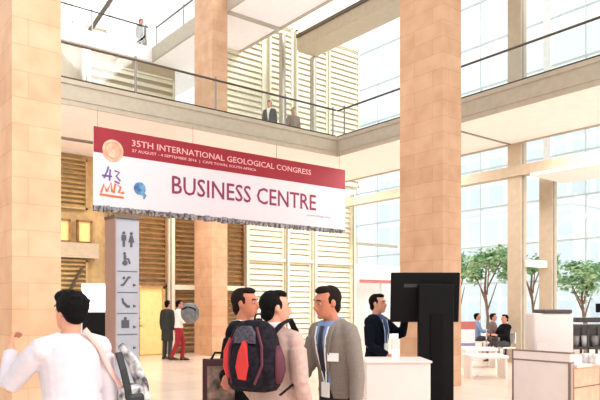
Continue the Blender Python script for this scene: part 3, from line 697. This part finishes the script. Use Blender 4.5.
# man in dusty pink jacket with back to the camera
rp, surf3, ch3, _ = person('man in dusty pink jacket seen from behind, wearing the red and black backpack', floor_at(4.3, 274), dirv(.86, .5), 1.70, SKIN, HAIRB,
    'short', 'coat', PINKC, PINKC, None, mat('sand_trousers', (196,170,150), .8), {-1: ((-.20,.10,-1), (.10,-.55,-.8)), 1: ((.2,.0,-1), (.0,-.7,-.7))}, head_yaw=-38, hem=.66, vox=.008)
q = [surf3(.0+x, 1.455, .002, True) for x in (-.05, 0, .05)]
obj('collar', loft(bmesh.new(), [ring(V((0,.014,z)), X_, Y_, r, r*.9, 16) for z, r in ((1.47,.085),(1.50,.076),(1.53,.07))]), mat('pale_collar', (216,200,200), .8), rp, True)
# backpack: a thing of its own on his back
BKB = mat('backpack_black', (16,13,17), .85, alt=(36,28,38), scale=30, spec=.15); BKR = mat('backpack_red', (204,40,34), .6); BKP = mat('backpack_plum', (84,24,44), .7)
bp = thing('backpack', 'black and red backpack worn on the back of the man in pink jacket', 'backpack'); bp.location = rp.location; bp.rotation_euler = rp.rotation_euler
bp_off = rp.scale[0]
YB = .135
bm = bmesh.new()
loft(bm, [[V((x*1.0, YB + y, z)) for x, y in [(rx*math.copysign(abs(math.cos(a))**.6, math.cos(a)), .10*k*(math.copysign(abs(math.sin(a))**.6, math.sin(a)))+.10) for a in [2*PI*i/24 for i in range(24)]]]
          for z, rx, k in ((.955,.11,.5),(.965,.15,.85),(1.0,.172,1.0),(1.12,.178,1.1),(1.25,.172,1.05),(1.34,.155,.95),(1.41,.125,.8),(1.45,.08,.55),(1.46,.04,.3))])
obj('main_bag', bm, BKB, bp, True)
pk = bmesh.new()
loft(pk, [[V((x, YB+.19+y, z)) for x, y in [(rx*math.cos(a), .05*k*math.sin(a)) for a in [2*PI*i/20 for i in range(20)]]] for z, rx, k in ((.985,.09,.6),(1.0,.118,1),(1.10,.125,1.1),(1.2,.115,1),(1.27,.09,.8),(1.3,.05,.4))])
fp = obj('front_pocket', pk, BKB, bp, True)
rr = prism(bmesh.new(), [(x_*1.35-.035, (z_-1.15)*1.1+1.17) for x_, z_ in [(.0,1.04),(.04,1.045),(.055,1.12),(.04,1.21),(.015,1.285),(.0,1.24),(-.012,1.13)]], YB+.205, YB+.252)
obj('red_flash', rr, BKR, fp)['label'] = 'bright red panel'
for sx in (-1, 1):
    sp = T([(sx*.165,YB+.07,1.02),(sx*.185,YB+.08,1.10),(sx*.18,YB+.08,1.2),(sx*.16,YB+.07,1.28)], [(.015,.04),(.022,.06),(.02,.055),(.01,.03)], 10, X_)
    obj('side_pocket', sp, BKR if sx > 0 else BKP, bp, True)
for sx in (-1, 1): obj('piping', T([(sx*.085,YB+.225,1.02),(sx*.125,YB+.20,1.15),(sx*.12,YB+.195,1.28),(sx*.07,YB+.175,1.41)], .010, 6), BKP, bp)
obj('top_mesh_pocket', prism(bmesh.new(), [(-.08,1.30),(.08,1.30),(.07,1.38),(.03,1.42),(-.03,1.42),(-.07,1.38)], YB+.17, YB+.215), mat('grey_mesh', (86,80,92), .7, alt=(40,36,46), scale=60), bp)
obj('haul_loop', T([(-.03,YB+.06,1.45),(-.02,YB+.05,1.50),(.02,YB+.05,1.50),(.03,YB+.06,1.45)], .007, 6), BKB, bp)
for sx in (-1, 1):
    q = [V((sx*.10,YB+.06,1.40)), V((sx*.115,.09,1.475)), V((sx*.125,.0,1.505)), surf3(sx*.125,1.40,.01), surf3(sx*.13,1.28,.01), V((sx*.195,-.03,1.12)), V((sx*.17,YB+.06,1.03))]
    st = obj('shoulder_strap', T(q, [(.026,.006)]*5+[(.012,.005)]*2, 8, X_), BKB, bp)

obj('side_flash', T([(.140,YB+.17,1.05),(.150,YB+.18,1.13),(.148,YB+.18,1.24),(.130,YB+.165,1.33)], [(.014,.03),(.028,.034),(.026,.034),(.012,.024)], 8, X_), BKR, bp, True)['label'] = 'bright red side strip'
for ch_ in [c for c in bp.children if not c.name.startswith('shoulder_strap')]:
    for m_e in {o.data for o in [ch_] + list(ch_.children)}:
        for v in m_e.vertices: v.co.z = 1.05+(v.co.z-.955)*.9

# man in black suit, mostly hidden behind the backpack
r2, surf2, ch2, _ = person('man in black suit and white shirt facing right, partly behind the backpack', floor_at(4.95, 244), dirv(-.30, .92), 1.735, SKIN2, HAIRD,
    'short', 'jacket', DSUIT, WSHIRT, None, DSUIT, {-1: ((-.2,.1,-.8), (-.5,-.25,-.05)), 1: ((.15,0,-1), (0,-.6,-.8))}, head_yaw=0, vox=.009)
w2 = Matrix.Translation(r2.location) @ Matrix.Rotation(r2.rotation_euler.z, 4, 'Z') @ (ch2[-1][2] + ch2[-1][4]*.1)
tb = thing('tote_bag', 'dark red patterned tote bag held beside the man in black suit', 'bag', (0,0,0), ROT + .15)
tb.location = floor_at(4.62, 219) + V((0,0,.78))
obj('body', B(-.11,.11,-.05,.05,0,.42,.012), mat('tote_pattern', (34,22,24), .7, alt=(150,120,104), scale=11), tb)
obj('edge_band', B(-.118,-.085,-.055,.055,-.004,.43,.006), mat('tote_maroon', (58,16,20), .7), tb); obj('top_band', B(-.115,.115,-.054,.054,.385,.43,.006), mat('tote_maroon', (0,0,0)), tb)
for sy in (-.04, .04): obj('handle', T([(-.06,sy,.42),(-.03,sy*.4,.475),(.03,sy*.4,.475),(.06,sy,.42)], .008, 6), BLACK, tb)

# person in pale lilac top at left, arm raised
r1, surf1, ch1, _ = person('person in pale lilac top seen from behind at left, left arm raised, short black hair', floor_at(3.7, 71), dirv(.72, -.70), 1.685, SKIN, HAIRB,
    'full', 'shirt', LILAC, LILAC, None, mat('grey_trousers', (96,92,98), .8), {1: ((.34,-.5,-.68), (-.22,-.50,.78)), -1: ((-.14,.06,-1), (.02,-.2,-1))}, head_yaw=14, hem=.74, vox=.008, wide=1.08, curl=1.2)
obj('neckband', loft(bmesh.new(), [ring(V((0,.014,z)), X_, Y_, r, r*.92, 16) for z, r in ((1.468,.092),(1.482,.08))]), mat('salmon_neckband', (232,190,178), .8), r1, True)
sb = thing('shoulder_bag', 'black and white shoulder bag on the right side of the person in lilac', 'bag'); sb.location = r1.location; sb.rotation_euler = r1.rotation_euler
BGB = mat('bag_black', (26,24,26), .6); BGP = mat('bag_pattern', (232,228,226), .7, alt=(60,56,60), scale=16)
obj('body', B(-.40,-.27,-.16,.16,.80,1.08,.03), BGB, sb); obj('flap', B(-.425,-.26,-.15,.15,1.0,1.12,.02), BGP, sb)
link('scarf', remesh(T([(-.30,.02,1.36),(-.36,.06,1.26),(-.40,.10,1.12),(-.41,.10,.98),(-.38,.12,.86)], [(.03,.02),(.055,.03),(.07,.03),(.075,.03),(.05,.02)], 10, Y_), .012, 1), BGP, sb)
st = T([(-.29,.1,1.08), surf1(-.20,1.22,.008,True), surf1(-.12,1.36,.008,True), surf1(-.03,1.462,.01,True)], [(.016,.005)]*4, 8, X_)
obj('strap', st, mat('salmon_strap', (226,178,168), .7), sb)
obj('strap', T([(-.30,.14,1.0),(-.28,.15,1.1),(-.255,.14,1.22),(-.24,.11,1.32)], [(.024,.008)]*4, 8, X_), BGB, sb)

# man at the desk behind the white counter
r5, surf5, ch5, _ = person('man in navy jacket with blue lanyard standing behind the plain white counter', floor_at(7.9, 377), dirv(-.55, .75), 1.74, SKIN, HAIRB,
    'short', 'jacket', NAVY, mat('dark_blue_shirt', (44,60,104), .7), None, NAVY, {1: ((.45,-.55,-.6), (-.25,-.35,.85)), -1: ((-.15,-.1,-1), (.3,-.8,-.4))}, head_yaw=8, vox=.011)
for sd in (1, -1): obj('lanyard', tube(bmesh.new(), [surf5(sd*x, z, .008) for x, z in ((.06,1.43),(.05,1.3),(.02,1.12))], [(.010,.003)]*3, 6, X_), mat('pale_blue_ribbon', (176,196,226), .6), r5)
p = surf5(0, 1.08, .01); obj('pass_card', B(-.045,.045,p.y-.004,p.y+.004,p.z-.06,p.z+.06), WSHIRT, r5)

# the couple walking far off
stride = {1: [(.088,0,.93),(.10,-.13,.53),(.10,-.10,.09)], -1: [(-.088,0,.93),(-.098,.06,.52),(-.10,.22,.12)]}
r6, surf6, _, _ = person('person in white top and dark red trousers walking, holding a round grey bag', floor_at(18.4, 179), dirv(.25, .9), 1.74, SKIN, HAIRB, 'short', 'shirt', WSHIRT, WSHIRT, None, REDT,
    {-1: ((-.25,-.3,-.8), (.2,-.9,.25)), 1: ((.3,-.4,-.7), (-.1,-.9,.3))}, legs=stride, vox=.016, hem=.95)
r7, _, _, _ = person('person in long dark coat walking just left of the red trousers', floor_at(18.9, 167.5), dirv(.8, .4), 1.74, SKIN, HAIRB, 'short', 'coat', mat('dark_green_black_cloth', (40,44,40), .8), WSHIRT, None, DGREY, legs=None, vox=.016, hem=.55)
gb = thing('duffel_bag', 'round grey bag carried at chest height by the walker in red trousers', 'bag', tuple(floor_at(18.2, 190) + V((0,0,1.05))), ROT)
g_ = ball(bmesh.new(), (0,0,.32), .27, .2, .30, 18, 10); obj('body', g_, mat('bag_slate', (92,94,100), .7, alt=(122,124,128), scale=8), gb, True)
obj('strap', T([(-.22,-.12,.42),(-.05,-.22,.5),(.15,-.18,.45),(.24,-.05,.3)], [(.02,.008)]*4, 6), BLACK, gb)
# people on the upper levels
person('person in dark clothes standing on the high landing at upper left', tuple(V((11.0, 24.3, 11.42))), dirv(-.5, .8), 1.75, SKIN, HAIRB, 'short', 'jacket', DSUIT, BSHIRT, None, DSUIT, vox=.018)
person('person in dark top on the mezzanine beside the thin pale post', tuple(V((12.3, 17.2, ZF))), dirv(-.9, -.3), 1.7, SKIN, HAIRB, 'short', 'jacket', DGREY, WSHIRT, None, DSUIT, vox=.018)
person('person in brown top on the mezzanine near the grey post', tuple(V((13.3, 17.2, ZF))), dirv(-.9, .3), 1.66, SKIN, HAIRD, 'short', 'shirt', mat('taupe_cloth', (130,112,98), .8), WSHIRT, None, DSUIT, vox=.018)
# seated guests of the cafe
SIT = {1: [(.09,.02,.50),(.11,-.40,.50),(.11,-.42,.09)], -1: [(-.09,.02,.50),(-.11,-.40,.50),(-.11,-.42,.09)]}
def seated(px, d, f, lab, clab, m, hairm):
    p = V(on(px, d, 0)); r, _, _, _ = person(lab, (p.x, p.y, -.375), f, 1.72, SKIN, hairm, 'short', 'shirt', m, WSHIRT, None, DGREY, {1: ((.15,-.5,-.8), (-.2,-.9,.1)), -1: ((-.15,-.5,-.8), (.2,-.9,.1))}, vox=.018, hem=.9,
        legs={sd: [(sd*.09,.02,.93),(sd*.11,-.38,.93),(sd*.11,-.40,.53)] for sd in (1,-1)})
    cafe_chair((p.x, p.y, 0), r.rotation_euler.z, clab)
cafe_table(on(499, 18.6, 0), 'round white table between the two right seated cafe guests'); cafe_table(on(459, 20.3, 0), 'round white table beside the seated cafe guest in blue')
seated(493, 19.7, dirv(-.3,.9), 'seated cafe guest in grey brown top left of the round table', 'cafe chair under the guest in grey brown', mat('grey_brown_cloth', (112,96,92), .8), HAIRD)
seated(505, 17.5, dirv(-.3,-.9), 'seated cafe guest in black top close to the tall beige post', 'cafe chair under the guest in black', DSUIT, HAIRB)
seated(477, 20.3, dirv(-.2,.9), 'seated cafe guest in blue top at the left of the cafe', 'cafe chair under the guest in blue', BSHIRT, HAIRB)
seated(527, 18.8, dirv(-.6,-.5), 'seated cafe guest in dark red seen between the two beige posts', 'cafe chair under the guest in dark red', REDT, HAIRD)

# ------------------------------------------------------------------ outside
obj('ground', B(23.6, 120, -60, 90, -.4, -.1), mat('pale_paving', (226,226,224), .8), kind='structure')
OFF1 = brick_mat('pale_office_front', (240,243,246), (228,236,242), (250,250,250), 1.6, 2.2, .22, offset=0, noise=.02)
OFF2 = brick_mat('white_office_front', (240,243,246), (230,237,242), (250,250,250), 2.4, 3.0, .35, offset=0, noise=.02)
for (x0, x1, y0, y1, h, m, l) in ((52, 66, -14, 20, 17, OFF1, 'pale blue office block outside the tall glazing, right'), (60, 75, 26, 60, 24, OFF2, 'white office tower outside, seen left of the sandstone column'), (44, 52, 24, 40, 9, OFF1, 'low pale office wing outside behind the trees')):
    t = thing('office_building', l, 'building', ((x0+x1)/2, (y0+y1)/2, -.1)); a, b = (x1-x0)/2, (y1-y0)/2
    uvbox('facade', -a, a, -b, b, 0, h, m, t); obj('roof_parapet', B(-a-.2, a+.2, -b-.2, b+.2, h, h+.7), WHITE, t)

# ------------------------------------------------------------------ light
w = bpy.data.worlds.new('sky'); S.world = w; w.use_nodes = True
bg = w.node_tree.nodes['Background']; bg.inputs['Color'].default_value = (.93, .97, 1, 1); bg.inputs['Strength'].default_value = 1.15
sd = bpy.data.lights.new('sun', 'SUN'); so = bpy.data.objects.new('sun', sd); COL.objects.link(so)
sd.energy = 3.0; sd.angle = math.radians(40); sd.color = (1, .95, .92)
so.rotation_euler = V((-.5, .75, -.62)).to_track_quat('-Z', 'Y').to_euler(); so.location = (6, -6, 14)
def area(name, loc, size, power, color):
    l = bpy.data.lights.new(name, 'AREA'); l.energy = power; l.size = size; l.color = color; l.shape = 'SQUARE'
    o = bpy.data.objects.new(name, l); COL.objects.link(o); o.location = loc; return o
for x in (4, 9, 14): area('soffit_fill_light', (x, 16.4, 6.0), 1.2, 130, (1, .93, .87))  # added fill lights without fixtures; floor bounce brightens the mezzanine underside
for y in (2, 8, 13): area('soffit_fill_light', (14.3, y, 6.0), 1.2, 110, (1, .95, .94))  # same added fill under the right-hand mezzanine
S.view_settings.view_transform = 'Standard'; S.view_settings.look = 'None'; S.view_settings.gamma = 1; S.view_settings.use_curve_mapping = False
S.cycles.transparent_max_bounces = 40; S.cycles.max_bounces = 14; S.cycles.diffuse_bounces = 6
S.view_settings.exposure = .34
